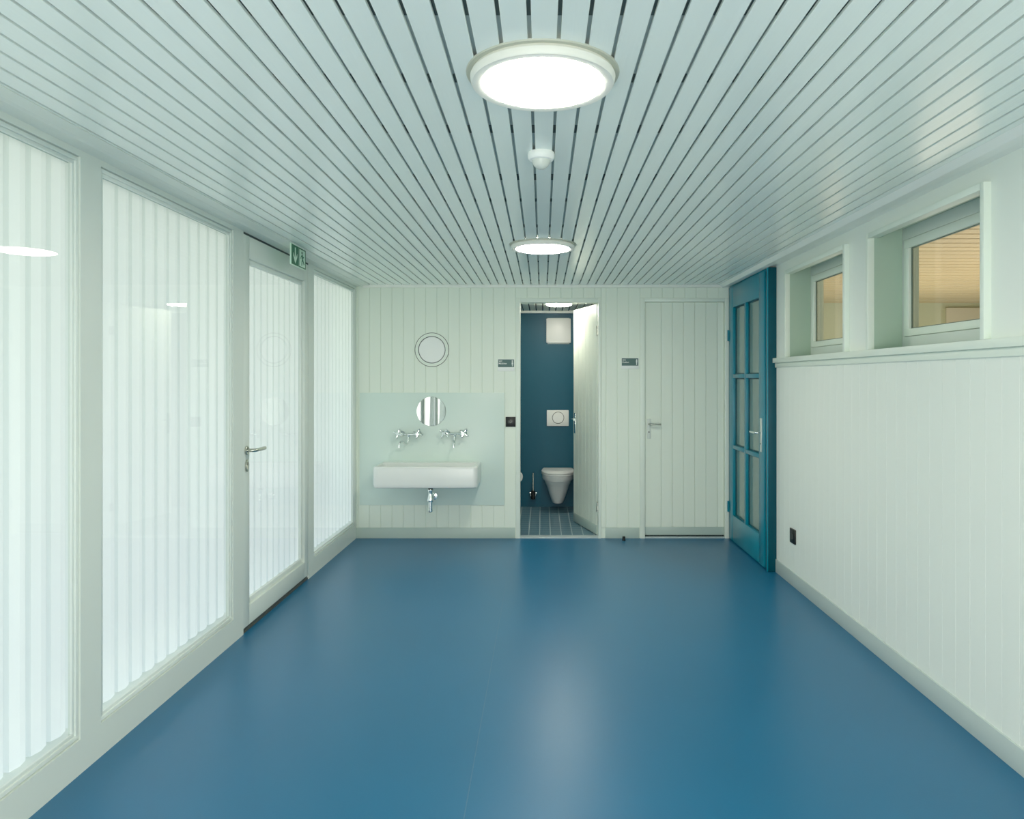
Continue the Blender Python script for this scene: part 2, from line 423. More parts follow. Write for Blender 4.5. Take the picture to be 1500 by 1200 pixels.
# glazed door in the window front
d1 = struct(empty('door_1', (XL, (DOOR[0]+DOOR[1])/2, 0)), 'glazed exit door in the left window front below the green sign', 'door')
m = MB(); a, b_, c0, c1 = DOOR[0], DOOR[1], .032, 2.320; x0, x1 = XB, XL-.001
ga, gb, gc, gd = 4.232, 5.215, .145, 2.19
m.box(x0, x1, a, ga, c0, c1, .0015); m.box(x0, x1, gb, b_, c0, c1, .0015); m.box(x0, x1, ga, gb, c0, gc, .0015); m.box(x0, x1, ga, gb, gd, c1, .0015)
leaf = obj('door_leaf', m, FRAME, d1)
m = MB(); w = .030; x1 = XL-.020; x0 = XL-.039
m.ring4(x0, x1, ga, gb, gc, gd, w, .003)
obj('glazing_bead', m, BEAD, leaf)
obj('pane', MB().box(XL-.034, XL-.029, ga+w, gb-w, gc+w, gd-w), PANE, leaf, smooth=False)
m = MB().box(XB, XL-.004, a, b_, 0.0, .012, .001); m.box(XB, XL-.012, a, b_, .012, .031)
obj('threshold', m, paint('threshold metal', (.05, .06, .055), .45), d1)
obj('head_gap', MB().box(XB+.001, XL-.003, a, b_, 2.3215, 2.333), DARKGAP, d1)
def lever(parent, c, out, along, L=.125, r=.0095, mat=STEEL, rosette=.026, plate=None, pmat=None):
    """c on the door face, out = unit normal, along = unit direction of the lever"""
    c = Vector(c); o_ = Vector(out); al = Vector(along)
    m = MB()
    if rosette: m.lathe([(0, 0), (rosette, 0), (rosette, .006), (rosette-.003, .009), (0, .009)], c, tuple(out), 32)
    if plate:
        w, h0, h1 = plate
        s_ = al*w
        z = Vector((0, 0, 1))
        m.poly([c-s_+z*h0, c+s_+z*h0, c+s_+z*h1, c-s_+z*h1], o_*.008, .0015)
    m2 = MB()
    m2.tube([c+o_*.004, c+o_*.03, c+o_*.046+al*.006, c+o_*.052+al*.02, c+o_*.053+al*(L*.6), c+o_*.05+al*L], r, 14)
    pl = obj('door_plate' if plate else 'rosette', m, pmat or mat, parent)
    obj('door_handle', m2, mat, parent)
    return pl
lever(leaf, (XL, 4.185, 1.062), (1, 0, 0), (0, 1, 0), L=.15, r=.0105)
m = MB()
pts = [(XL, 4.185+.019*math.cos(t), .972+.036*math.sin(t)) for t in [2*PI*i/28 for i in range(28)]]
m.poly(pts, (.007, 0, 0), .0015); obj('key_plate', m, STEEL, leaf)
m = MB().cyl((XL+.006, 4.185, .985), (XL+.010, 4.185, .985), .009, 20); m.box(XL+.004, XL+.009, 4.1815, 4.1885, .955, .982)
obj('lock_cylinder', m, paint('lock metal', (.35, .36, .3), .3, metal=1), leaf)
obj('keyhole', MB().box(XL+.009, XL+.0108, 4.1838, 4.1862, .978, .990), BLACK, leaf)

# ribbed translucent facade sheet outside the glass
XS = -1.965; pit = .1131; f = MB()
prof = []; y = 2.7236-pit*40
while y < 8.4:
    prof += [(XS, y), (XS-.052, y+.002), (XS-.052, y+.024), (XS, y+.027), (XS+.010, y+.070)]; y += pit
bmx = f.bm; lo = [bmx.verts.new((a, b_, .03)) for a, b_ in prof]; hi = [bmx.verts.new((a, b_, 2.392)) for a, b_ in prof]
for i in range(len(prof)-1): bmx.faces.new((lo[i], hi[i], hi[i+1], lo[i+1]))
struct(obj('wall_facade', f, SHEET, smooth=False), 'ribbed translucent white sheets outside the glazing', 'wall')
f = MB(); f.box(-2.06, XB, YF-.1, 8.5, 2.392, 2.46); f.box(-2.06, XB, YF-.1, 8.5, -.05, .030)
struct(obj('trim_5', f, OUTW), 'white boards closing the facade gap', 'trim')
f = MB(); f.box(-2.2, XB, 8.5, 8.54, -.05, 2.45); f.box(-2.2, XB, YF-.16, YF-.1, -.05, 2.45)
struct(obj('trim_6', f, OUTW), 'end boards of the facade gap', 'trim')

# ------------------------------------------------------------------ WC door (open), frame and leaf
d2 = struct(empty('door_2', ((WC[0]+WC[1])/2, YB, 0)), "open boarded door of the girls' WC in the far wall", 'door')
m = MB(); yf = YB-.008
m.box(fo1[0], WC[0], yf, YB+T, 0, fo1[2], .0015); m.box(WC[1], fo1[1], yf, YB+T, 0, fo1[2], .0015); m.box(WC[0], WC[1], yf, YB+T, WC[2], fo1[2], .0015)
obj('door_frame', m, TRIM, d2)
m = MB().box(WC[0], WC[1], YB-.002, YB+T, -.002, .007, .001)
obj('threshold', m, paint('pale threshold', (.42, .50, .52), .4), d2)
# leaf in local coords: x = along leaf from hinge (0) to edge (L), y = thickness (0 = seen face), z up
hx, hy = WC[1]-.004, YB+T+.004
ex, ey = .3215, 7.40
Lf = math.hypot(ex-hx, ey-hy); an = math.atan2(ey-hy, ex-hx)
ML = Matrix.Translation((hx, hy, 0)) @ Matrix.Rotation(an, 4, 'Z')
m = MB(ML); th = .04
m.box(0, Lf, -th, 0, .008, 2.185, .002)   # body behind
xx = 0
while xx < Lf-.01:
    m.box(xx+.001, min(xx+.1045, Lf)-.001, -.001, .004, .10, 2.185, .0018, 1); xx += .1045
lf = obj('door_leaf', m, WALL, d2)
obj('kick_plate', MB(ML).box(.0, Lf, -.001, .006, .012, .10, .001), BASEB, lf)
m = MB(ML)
m.box(Lf-.065, Lf-.03, .003, .010, .92, 1.13, .002)
obj('door_plate', m, CHROME, lf)
m = MB(ML); m.tube([(Lf-.048, .008, 1.062), (Lf-.048, .045, 1.062), (Lf-.054, .055, 1.062), (Lf-.075, .057, 1.062), (Lf-.165, .055, 1.062)], .009)
obj('door_handle', m, CHROME, lf)
m = MB(ML); m.tube([(Lf-.048, -.044, 1.062), (Lf-.048, -.085, 1.062), (Lf-.054, -.092, 1.062), (Lf-.165, -.092, 1.062)], .009)
obj('door_handle', m, CHROME, lf)
for z in (.28, 1.93):
    m = MB().cyl((hx-.002, YB+T-.03, z-.045), (hx-.002, YB+T-.03, z+.045), .008, 16, .002); m.box(hx-.001, hx+.004, YB+.01, YB+T-.03, z-.04, z+.04)
    obj('hinge', m, STEEL, d2)

# ------------------------------------------------------------------ closed boys' WC door
d3 = struct(empty('door_3', ((W2[0]+W2[1])/2, YB, 0)), 'closed boarded pale green door at the right of the far wall', 'door')
m = MB()
m.box(fo2[0], W2[0], yf, YB+T, 0, fo2[2], .0015); m.box(W2[1], px(1067.5), yf, YB+T, 0, fo2[2], .0015); m.box(W2[0], W2[1], yf, YB+T, W2[2], fo2[2], .0015)
obj('door_frame', m, TRIM, d3)
m = MB().box(W2[0]+.003, W2[1]-.003, YB+.032, YB+.07, .025, W2[2]-.003)
boards_x(m, W2[0]+.003, W2[1]-.003, .10, W2[2]-.003, YB+.022, [px(969+16.5*k) for k in range(7)])
lf3 = obj('door_leaf', m, WALL, d3)
obj('kick_plate', MB().box(W2[0]+.003, W2[1]-.003, YB+.020, YB+.034, .028, .10, .001), BASEB, lf3)
obj('threshold', MB().box(W2[0], W2[1], YB-.002, YB+T, 0, .010, .001), paint('pale threshold strip', (.42, .50, .52), .4), d3)
obj('bottom_gap', MB().box(W2[0], W2[1], YB+.04, YB+.06, .010, .026), DARKGAP, d3)
lever(lf3, (W2[0]+.040, YB+.020, 1.058), (0, -1, 0), (1, 0, 0), L=.105, r=.0085, rosette=0, plate=(.019, -.135, .05), mat=STEEL, pmat=FRAME)
obj('keyhole', MB().cyl((W2[0]+.040, YB+.013, .985), (W2[0]+.040, YB+.0105, .985), .006, 16), BLACK, lf3)

# ------------------------------------------------------------------ WC room
wx0, wx1, wy1, wz = -.62, 1.05, 8.27, 2.262
m = MB(); m.box(wx0-.1, wx1+.1, wy1, wy1+.1, -.1, 2.45); m.box(wx0-.1, wx0, YB+T, wy1, -.1, 2.45); m.box(wx1, wx1+.1, YB+T, wy1, -.1, 2.45)
struct(obj('wall_wc', m, WCBLUE), 'deep blue walls inside the WC', 'wall')
m = MB(); m.box(wx0, WC[0]-.03, YB+T, YB+T+.01, 0, wz); m.box(WC[1]+.03, wx1, YB+T, YB+T+.01, 0, wz); m.box(wx0, wx1, YB+T, YB+T+.01, WC[2]+.0, wz)
struct(obj('wall_wc_door', m, WALL), 'pale inner face of the WC door wall', 'wall')
m = MB().box(wx0, wx1, YB+T-.02, wy1, -.1, .003)
struct(obj('floor_wc', m, TILE), 'small blue tiles with pale joints on the WC floor', 'floor')
m = MB(); ceil_boards(m, wx0, wx1, YB+T, wy1, wz, px(795)+.0, .0742, -8, 14, gap=.013)
cw = struct(obj('ceiling_wc', m, TRIM), 'pale boarded WC ceiling with dark joints', 'ceiling')
obj('ceiling_void', MB().box(wx0, wx1, YB+T, wy1, wz+.03, wz+.05), DARKGAP, cw)
m = MB().box(wx0, wx1, wy1-.03, wy1, wz-.026, wz, .001)
struct(obj('trim_7', m, CORN), 'pale cornice strip on the WC far wall', 'trim')

def lamp(cx, cy, z, R, h, lab, mat, grp=None, ring=True):
    t = tag(empty('ceiling_light', (cx, cy, z)), lab, 'ceiling light', grp)
    m = MB(); m.lathe([(R-.030, -h+.002), (R-.022, -h), (R-.004, -h), (R, -h+.006), (R+.002, -.012), (R-.004, 0), (R-.06, 0)] if ring else [(R-.05, 0), (R-.004, 0), (R-.004, -.007), (R-.05, -.007)], (cx, cy, z), 'z', 72)
    obj('housing', m, LAMPH, t)
    m = MB()
    if ring: m.lathe([(0, -h-.001), (R-.039, -h-.001), (R-.028, -h+.002), (R-.028, -h+.006), (0, -h+.006)], (cx, cy, z), 'z', 72)
    else: m.lathe([(0, -h-.001), (R-.012, -h-.001), (R+.001, -h+.008), (R+.001, -.008), (R-.01, -.007), (0, -.007)], (cx, cy, z), 'z', 72)
    obj('diffuser', m, mat, t)
    if ring:
        m = MB(); m.lathe([(R-.03, .001), (R-.03, -.004), (R+.012, -.004), (R+.014, .001)], (cx, cy, z), 'z', 72, True)
        obj('shadow_ring', m, paint('lamp shadow ring', (.45, .47, .38), .5), t)  # beige ring paints the shadow around the lamp cutout
LG = 'round ceiling lights along the corridor'
lamp(0, 2.05, ZC, .205, .031, 'large glowing round ceiling light nearest the viewer', LENS)
lamp(0, 4.65, ZC, .205, .031, 'second round ceiling light, beyond the ceiling sensor', LENSB)
lamp(0, -.55, ZC, .205, .031, 'round ceiling light above and behind the viewer', LENS)
lamp(.165, 7.30, wz, .128, .036, 'small round ceiling light inside the WC above its door', LENS2, ring=False)

# ceiling sensor
t = tag(empty('smoke_detector', (-.006, 2.76, ZC)), 'small white dome detector on the ceiling between the two lights', 'smoke detector')
m = MB().lathe([(0, 0), (.050, 0), (.052, -.006), (.051, -.020), (.046, -.028), (.040, -.030), (0, -.030)], (-.006, 2.76, ZC)); obj('base', m, WHITE, t)
m = MB().lathe([(.036, -.028), (.034, -.038), (.028, -.050), (.016, -.060), (0, -.063)], (-.006, 2.76, ZC)); obj('dome', m, paint('sensor dome', (.62, .66, .60), .25), t)
for s_ in (-.033, .041): obj('groove_notch', MB().box(s_-.0040, s_+.0040, 2.80, 2.835, ZC+.001, ZC+.012), BLACK, t)

# ------------------------------------------------------------------ exit sign
t = tag(empty('exit_sign', (-1.60, 4.70, 2.22)), 'green emergency exit sign with arrow and running figure hanging above the glazed door', 'exit sign')
sx, sy0, sy1, sz0, sz1 = -1.600, 4.565, 4.835, 2.215, 2.342
m = MB().box(sx-.010, sx, sy0-.004, sy1+.004, sz0-.004, sz1+.004, .002); obj('panel', m, SIGNW, t)
obj('mount', MB().box(sx-.012, sx+.002, sy0+.03, sy1-.03, sz1+.004, ZC, .001), WHITE, t)
mid = (sy0+sy1)/2
m = MB()   # green arrow field with the arrow left open
def P3(u, v_, X=sx): return (X, u, v_)
m.box(sx-.0005, sx+.0010, sy0, mid-.003, sz0, sz1)
m2 = MB(); cy = (sy0+mid)/2; cz = (sz0+sz1)/2
m2.poly([P3(cy-.008, cz+.050), P3(cy-.008, cz-.020), P3(cy-.036, cz+.014), P3(cy-.036, cz-.008), P3(cy, cz-.053), P3(cy+.036, cz-.008), P3(cy+.036, cz+.014), P3(cy+.008, cz-.020), P3(cy+.008, cz+.050)], (.0018, 0, 0))
fr = obj('arrow_field', m, GREEN, t, smooth=False); obj('arrow', m2, SIGNW, fr, smooth=False)
m = MB(); a, b_ = mid+.003, sy1; e = .007
m.ring4(sx-.0005, sx+.0012, a, b_, sz0, sz1, e)
obj('border', m, GREEN, t, smooth=False)
m = MB(); cy = (a+b_)/2
m.lathe([(0, 0), (.0095, 0), (.0095, .0014), (0, .0014)], (sx, cy-.006, cz+.037), 'x', 20)
def limb(pts, w):
    for (u0, v0), (u1, v1) in zip(pts, pts[1:]):
        d_ = Vector((u1-u0, v1-v0)).normalized(); n_ = Vector((-d_.y, d_.x))*w
        m.poly([P3(cy+u0+n_.x, cz+v0+n_.y), P3(cy+u1+n_.x, cz+v1+n_.y), P3(cy+u1-n_.x, cz+v1-n_.y), P3(cy+u0-n_.x, cz+v0-n_.y)], (.0014, 0, 0))
limb([(-.002, .026), (.006, -.006)], .008)
limb([(-.002, .022), (-.022, .012), (-.030, -.004)], .0035)
limb([(.000, .022), (.018, .008), (.030, .014)], .0035)
limb([(.006, -.004), (-.008, -.024), (-.012, -.048)], .0048)
limb([(.006, -.004), (.022, -.022), (.034, -.036)], .0048)
obj('running_figure', m, GREEN, t, smooth=False)

# ------------------------------------------------------------------ blue glazed door in the right wall
d4 = struct(empty('door_4', (1.725, 6.05, 0)), 'blue door with six glazed fields at the far end of the right wall', 'door')
XD = 1.722
m = MB()
m.box(XD-.004, XR+.03, 5.487, 5.512, .002, 2.334, .002)          # thick near jamb
obj('door_frame', m, BLUED, d4)
obj('edge_highlight', MB().box(XD-.006, XD+.004, 5.483, 5.500, .002, 2.334, .0025), BLUE, d4)  # lighter blue strip paints the highlight along the jamb edge
m = MB().box(XD+.010, XD+.10, 5.545, 6.646, 2.315, 2.334, .001); m.box(XD+.012, XD+.10, 6.630, 6.646, .002, 2.315, .001)
m.box(XD+.055, XR+.26, 5.545, 6.646, 0, .004)
obj('frame_lining', m, BLUE, d4)
la, lb, lz0, lz1 = 5.572, 6.628, .012, 2.318
vs = [5.712, 6.085, 6.128, 6.500]
vs = [5.712, 6.080, 6.122, 6.492]
hs = [(.243, .848), (.880, 1.487), (1.520, 2.128)]
xf0, xf1 = XD, XD+.045
m = MB()
m.box(xf0, xf1, la, vs[0], lz0, lz1, .0015); m.box(xf0, xf1, vs[3], lb, lz0, lz1, .0015)
m.box(xf0, xf1, vs[0], vs[3], lz0, hs[0][0], .0015); m.box(xf0, xf1, vs[0], vs[3], hs[2][1], lz1, .0015)
m.box(xf0, xf1, vs[1], vs[2], hs[0][0], hs[2][1], .0015)
for h0, h1 in ((hs[0][1], hs[1][0]), (hs[1][1], hs[2][0])):
    m.box(xf0, xf1, vs[0], vs[1], h0, h1, .0015); m.box(xf0, xf1, vs[2], vs[3], h0, h1, .0015)
lf4 = obj('door_leaf', m, BLUE, d4)
for (u0, u1) in ((vs[0], vs[1]), (vs[2], vs[3])):
    for (h0, h1) in hs:
        m = MB(); e = .010
        m.ring4(xf1-.022, xf1-.012, u0, u1, h0, h1, e, .001)
        fr = obj('glazing_bead', m, BLUED, lf4)
        obj('pane', MB().box(xf1-.014, xf1-.008, u0, u1, h0, h1), FROST, lf4, smooth=False)
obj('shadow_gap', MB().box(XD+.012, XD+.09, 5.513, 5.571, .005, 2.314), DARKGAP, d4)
obj('leaf_back', MB().box(XD+.10, XD+.11, 5.54, 6.65, 0, 2.33), BLUED, d4)
lever(lf4, (XD, 5.642, 1.055), (-1, 0, 0), (0, 1, 0), L=.13, r=.009, rosette=0, plate=(.018, -.15, .115), mat=CHROME, pmat=PLATE)
obj('keyhole', MB().cyl((XD-.0075, 5.642, .968), (XD-.0105, 5.642, .968), .006, 16), BLACK, lf4)
for z in (.30, 1.88):
    obj('hinge', MB().cyl((XD-.006, 6.632, z-.05), (XD-.006, 6.632, z+.05), .009, 16, .002), BLUE, d4)

# ------------------------------------------------------------------ splashback, mirror, round cover
sp = MB().box(px(527), px(739), YB-.009, YB-.0005, pz(740), pz(575.5), .001)
tag(obj('splashback', sp, SPLASH), 'smooth grey green glass splashback panel behind the washbasin', 'splashback')
m = MB().lathe([(0, 0), (.1365, 0), (.1365, .003), (.1345, .004), (0, .004)], (px(632), YB-.008, pz(602.7)), '-y', 96)
tag(obj('round_mirror', m, MIRROR, smooth=False), 'small round mirror on the splashback above the two taps', 'mirror')
t = tag(empty('round_vent_cover', (px(632.7), YB, pz(512.5))), 'round white wall disc with two dark rings above the mirror', 'vent cover')
c_ = (px(632.7), YB, pz(512.5))
obj('outer_ring', MB().lathe([(.140, -.002), (.140, .0035), (.154, .0035), (.154, -.002)], c_, '-y', 96, True), WALL, t)
obj('outer_joint', MB().lathe([(.1535, -.002), (.1535, .003), (.1590, .003), (.1590, -.002)], c_, '-y', 96, True), RINGM, t)
obj('inner_joint', MB().lathe([(.1205, -.002), (.1205, .003), (.1270, .003), (.1270, -.002)], c_, '-y', 96, True), RINGM, t)
obj('middle_ring', MB().lathe([(.1265, -.002), (.1265, .0055), (.1405, .0045), (.1405, -.002)], c_, '-y', 96, True), TRIM, t)
obj('cover_disc', MB().lathe([(0, .004), (.117, .004), (.1208, .001), (.1208, -.002)], c_, '-y', 96), WHITE, t)

# ------------------------------------------------------------------ washbasin
t = tag(empty('washbasin', (-1.03, YB, .52)), 'wide white rectangular ceramic washbasin on the splashback', 'washbasin')
bx0, bx1, by0, by1, bz0, bz1 = -1.482, -.568, 6.235, YB-.0088, .522, .7135
def rrect(x0, x1, y0, y1, z, rf, rb=.004, n=8):
    """rounded rectangle, front corners rf (low y), back corners rb"""
    pts = []
    for (cx, cy_, a0, rr) in ((x1-rf, y0+rf, -PI/2, rf), (x1-rb, y1-rb, 0, rb), (x0+rb, y1-rb, PI/2, rb), (x0+rf, y0+rf, PI, rf)):
        for i in range(n+1):
            a = a0+PI/2*i/n; pts.append((cx+rr*math.cos(a), cy_+rr*math.sin(a), z))
    return pts
S = []
def sec(ins, z, rf=.045, ib=0): return rrect(bx0+ins, bx1-ins, by0+ins, by1-ib, z, max(rf-ins*.3, .012), .006)
for ins, z in ((.035, bz0), (.018, bz0+.002), (.006, bz0+.009), (.002, bz0+.020), (0, bz0+.04), (0, bz1-.022), (.002, bz1-.010), (.007, bz1-.003), (.014, bz1)):
    S.append(sec(ins, z))
# inner rim and bowl
def inn(ins, z, bk): return rrect(bx0+ins, bx1-ins, by0+ins, by1-bk, z, .035, .03)
S += [inn(.024, bz1, .09), inn(.030, bz1-.006, .096), inn(.036, bz1-.03, .10), inn(.05, bz1-.11, .115), inn(.07, bz1-.135, .135), inn(.12, bz1-.145, .17)]
bas = MB().loft(S)
ba = obj('basin', bas, CERAM, t)
obj('drain', MB().lathe([(0, 0), (.03, 0), (.032, .003), (0, .004)], (px(628)+.02, 6.42, bz1-.145), 'z', 32), CHROME, ba)
# bottle trap
tx, ty = -1.002, 6.40
sc_ = 1050/ty
t2 = tag(empty('bottle_trap', (tx, ty, .28)), 'chrome bottle trap hanging below the washbasin', 'trap')
obj('black_collar', MB().lathe([(0, 0), (.032, 0), (.032, -.006), (.021, -.010), (.021, -.032), (0, -.032)], (tx, ty, bz0), 'z', 32), BLACK, t2)
obj('trap_body', MB().lathe([(0, 0), (.025, 0), (.026, -.008), (.020, -.022), (.022, -.05), (.029, -.078), (.033, -.096), (.031, -.106), (.022, -.110), (0, -.110)], (tx, ty, bz0-.030), 'z', 40), CHROME, t2)
obj('lower_tube', MB().lathe([(0, 0), (.0195, 0), (.0195, -.075), (.0235, -.077), (.0235, -.086), (.014, -.094), (0, -.096)], (tx, ty, bz0-.138), 'z', 32), CHROME, t2)
rx = px(635.5)
m = MB().tube([(tx+.01, ty, .435), (tx+.012, ty+.05, .425), (rx, ty+.12, .40), (rx, YB-.012, .394)], .013)
obj('outlet_pipe', m, CHROME, t2)
m = MB().lathe([(.014, 0), (.030, 0), (.037, .008), (.034, .016), (.014, .02)], (rx, YB-.008, .394), '-y', 32); obj('wall_rosette', m, CHROME, t2)

# ------------------------------------------------------------------ taps
def tap(cx, zc, lab, twist, hl, grp=None):
    yw = YB-.0086; yb = yw-.055
    t = tag(empty('tap', (cx, yw, zc)), lab, 'tap', grp)
    m = MB(); m.cyl((cx-.078, yb, zc), (cx+.078, yb, zc), .0115, 24, .002)
    obj('body', m, CHROME, t)
    for s_ in (-1, 1):
        x = cx+s_*.078
        m = MB(); m.lathe([(0, 0), (.030, 0), (.031, .004), (.024, .011), (.015, .016), (.013, .05), (.017, .055), (.017, .068), (0, .070)], (x, yw, zc), '-y', 28)
        obj('wall_connector', m, CHROME, t)
        # handle: hub with lobed knob
        m = MB(); hy = yw-.085; d_ = Vector((s_*.25, -1, .12)).normalized(); c0 = Vector((x+s_*.004, yw-.060, zc+.003))
        m.lathe([(0, 0), (.013, 0), (.015, .01), (.012, .022), (.017, .028), (.019, .040), (.014, .047), (0, .049)], tuple(c0), tuple(d_), 24)
        h = c0+d_*.036; u = d_.orthogonal().normalized(); w = d_.cross(u)
        for q in range(4):
            a = PI/2*q+hl
            e = h+(u*math.cos(a)+w*math.sin(a))*.040
            m.tube([tuple(h), tuple(h+(e-h)*.55), tuple(e)], [.0078], 10, False); m.lathe([(0, -.010), (.0105, -.006), (.0125, 0), (.0105, .006), (0, .010)], tuple(e), tuple((e-h).normalized()), 14)
        obj('handle', m, CHROME, t)
    tw = math.radians(twist); dx, dy = -math.sin(tw), -math.cos(tw)
    def q(r_, z): return (cx+dx*r_, yb+dy*r_, zc+z)
    m = MB(); m.tube([q(0, -.005), q(.004, -.035), q(.010, -.065), q(.026, -.088), q(.052, -.086), q(.075, -.066), q(.105, -.060), q(.125, -.075), q(.130, -.098)], .0095, 14)
    m.lathe([(0, 0), (.0125, 0), (.0125, .016), (0, .016)], q(.130, -.112), 'z', 20)
    m.lathe([(0, 0), (.013, 0), (.015, .012), (0, .014)], q(0, -.022), 'z', 20)
    obj('spout', m, CHROME, t)
tap(px(600.5), pz(635.5), 'left chrome wall tap, its spout swung to the left', 30, .5)
tap(px(667), pz(635), 'right chrome wall tap, its spout pointing straight out', -4, .2)

# ------------------------------------------------------------------ sockets
def socket_back(cx, cz):
    t = tag(empty('power_socket', (cx, YB, cz)), 'black square power socket between the splashback and the open WC door', 'power socket')
    s_ = .046
    obj('cover_plate', MB().box(cx-s_, cx+s_, YB-.011, YB+.002, cz-s_, cz+s_, .002), BLACK, t)
    m = MB()
    hexa = [(cx+.031*math.cos(a)*1.0, YB-.0112, cz+.024*math.sin(a)) for a in [PI/6+PI/3*i for i in range(6)]]
    m.poly(hexa, (0, -.002, 0), .0006); obj('socket_insert', m, paint('socket insert', (.022, .024, .023), .35), t)
    m = MB()
    for u, w in ((-.012, 0), (.012, 0), (0, -.008)): m.cyl((cx+u, YB-.0130, cz+w), (cx+u, YB-.0140, cz+w), .0035, 12)
    obj('contact', m, paint('socket contact', (.25, .25, .2), .4), t)
socket_back(px(748), pz(618))
t = tag(empty('power_socket', (XR, 5.115, .357)), 'black power socket low on the right wall beside the blue door', 'power socket')
obj('cover_plate', MB().box(XR-.011, XR+.002, 5.064, 5.166, .306, .408, .002), BLACK, t)
obj('socket_insert', MB().poly([(XR-.0112, 5.115+.030*math.cos(a), .357+.026*math.sin(a)) for a in [PI/6+PI/3*i for i in range(6)]], (-.002, 0, 0)), paint('socket insert dark', (.02, .022, .021), .35), t)

# ------------------------------------------------------------------ door signs
def sign(x0, x1, y0, ym, y1, word, lab, girl):
    X0_, X1_, Z0_, Zm, Z1_ = px(x0), px(x1), pz(y1), pz(ym), pz(y0)
    t = tag(empty('door_sign', ((X0_+X1_)/2, YB, Z0_)), lab, 'sign')
    obj('back_plate', MB().box(X0_-.004, X1_+.004, YB-.008, YB+.002, Z0_, Z1_+.004, .001), WHITE, t)
    yp = YB-.0085
    f_ = obj('dark_field', MB().box(X0_, X1_, yp-.001, YB-.0075, Zm, Z1_), GREYM, t)
    def TM(x, z): return Matrix.Translation((x, yp-.0015, z)) @ Matrix.Rotation(PI/2, 4, 'X')
    m = MB(); H = Z1_-Zm
    m.text('WC', H*.27, TM(X0_+.006, Z1_-H*.33)); m.text(word, H*.29, TM(X0_+.006, Z1_-H*.62))
    obj('lettering', m, WHITE, f_, smooth=False)
    m = MB(); cx = X1_-.016; zt = Z1_-H*.12; hh = H*.78
    m.lathe([(0, 0), (.0052, 0), (.0052, .001), (0, .001)], (cx, yp-.001, zt-.0052), '-y', 16)
    def pl(pts): m.poly([(cx+u*hh, yp-.001, zt-v_*hh) for u, v_ in pts], (0, -.001, 0))
    if girl: pl([(-.05, .17), (.05, .17), (.07, .38), (.13, .62), (.05, .68), (.045, 1), (-.045, 1), (-.05, .68), (-.13, .62), (-.07, .38)])
    else: pl([(-.11, .17), (.11, .17), (.11, .58), (.07, .60), (.07, 1), (-.07, 1), (-.07, .60), (-.11, .58)])
    obj('figure', m, WHITE, f_, smooth=False)
sign(729.6, 753, 526.6, 538, 543.8, 'Mädchen', "small door sign left of the open WC door, with the girl figure", True)
sign(910.6, 934.9, 525, 535.8, 540.6, 'Knaben', "small door sign left of the closed door, with the boy figure", False)

# door stopper
t = tag(empty('door_stopper', (.742, 6.56, 0)), 'small black rubber door stopper on the floor between the two WC doors', 'door stopper')
obj('rubber', MB().lathe([(0, 0), (.015, 0), (.016, .004), (.013, .012), (.013, .034), (.010, .038), (0, .038)], (.742, 6.56, 0), 'z', 24), BLACK, t)
obj('fixing_screw', MB().lathe([(0, 0), (.004, 0), (.004, .002), (0, .002)], (.742, 6.56, .038), 'z', 12), STEEL, t)

# ------------------------------------------------------------------ WC fittings
t = tag(empty('toilet', (.17, wy1, .1)), 'white wall-hung toilet with closed lid inside the WC', 'toilet')
def dsec(w, y0, z, yb=wy1-.002, n=24, pw=2.3):
    """D outline: front curve at y0, straight at the wall; half width w"""
    pts = []; Ld = min(.30, (yb-y0)*.62)
    for i in range(n+1):
        a = PI*i/n
        cx = math.copysign(abs(math.cos(a))**(2/pw), math.cos(a)); sy = abs(math.sin(a))**(2/pw)
        pts.append((.17+w*cx, y0+Ld-Ld*sy, z))
    pts += [(.17-w*.93, yb, z), (.17+w*.93, yb, z)]
    return pts
S = [dsec(.052, 8.02, .085), dsec(.064, 8.0, .088), dsec(.070, 7.99, .10), dsec(.092, 7.95, .16), dsec(.116, 7.90, .235), dsec(.132, 7.865, .29), dsec(.138, 7.855, .30), dsec(.150, 7.82, .335), dsec(.155, 7.81, .352), dsec(.168, 7.785, .357), dsec(.175, 7.775, .372), dsec(.178, 7.765, .41), dsec(.176, 7.768, .418)]
bowl = MB().loft(S); obj('bowl', bowl, CERAM, t)
S = [dsec(.176, 7.765, .420, 8.17), dsec(.184, 7.755, .424, 8.17), dsec(.184, 7.755, .436, 8.17), dsec(.176, 7.765, .440, 8.17)]
obj('seat', MB().loft(S), CERAM, t)
S = [dsec(.178, 7.762, .441, 8.17), dsec(.185, 7.754, .446, 8.17), dsec(.184, 7.756, .458, 8.17), dsec(.165, 7.775, .468, 8.16), dsec(.10, 7.84, .473, 8.12)]
obj('lid', MB().loft(S), CERAM, t)
for s_ in (-.07, .07): obj('lid_hinge', MB().cyl((.17+s_-.015, 8.19, .445), (.17+s_+.015, 8.19, .445), .010, 16, .002), CHROME, t)
zb = lambda y: EYE+(555-y)/127.0
xb = lambda x: (x-795)/127.0
t = tag(empty('flush_plate', (xb(817), wy1, zb(612))), 'white flush plate with round button above the toilet', 'flush plate')
obj('plate', MB().box(xb(801), xb(833), wy1-.014, wy1, zb(624), zb(601), .004), WHITE, t)
obj('button_joint', MB().lathe([(.064, 0), (.064, .003), (.069, .003), (.069, 0)], (xb(817.5), wy1-.0138, zb(612)), '-y', 48, True), RINGM, t)
obj('button', MB().lathe([(0, .004), (.060, .004), (.064, .001), (.064, 0)], (xb(817.5), wy1-.0138, zb(612)), '-y', 48), WHITE, t)
t = tag(empty('fan_cover', (xb(818), wy1, zb(485))), 'square white ventilation cover high on the blue WC wall', 'vent cover')
obj('cover', MB().box(xb(800.3), xb(836), wy1-.035, wy1-.006, zb(502.5), zb(467), .004), WHITE, t)
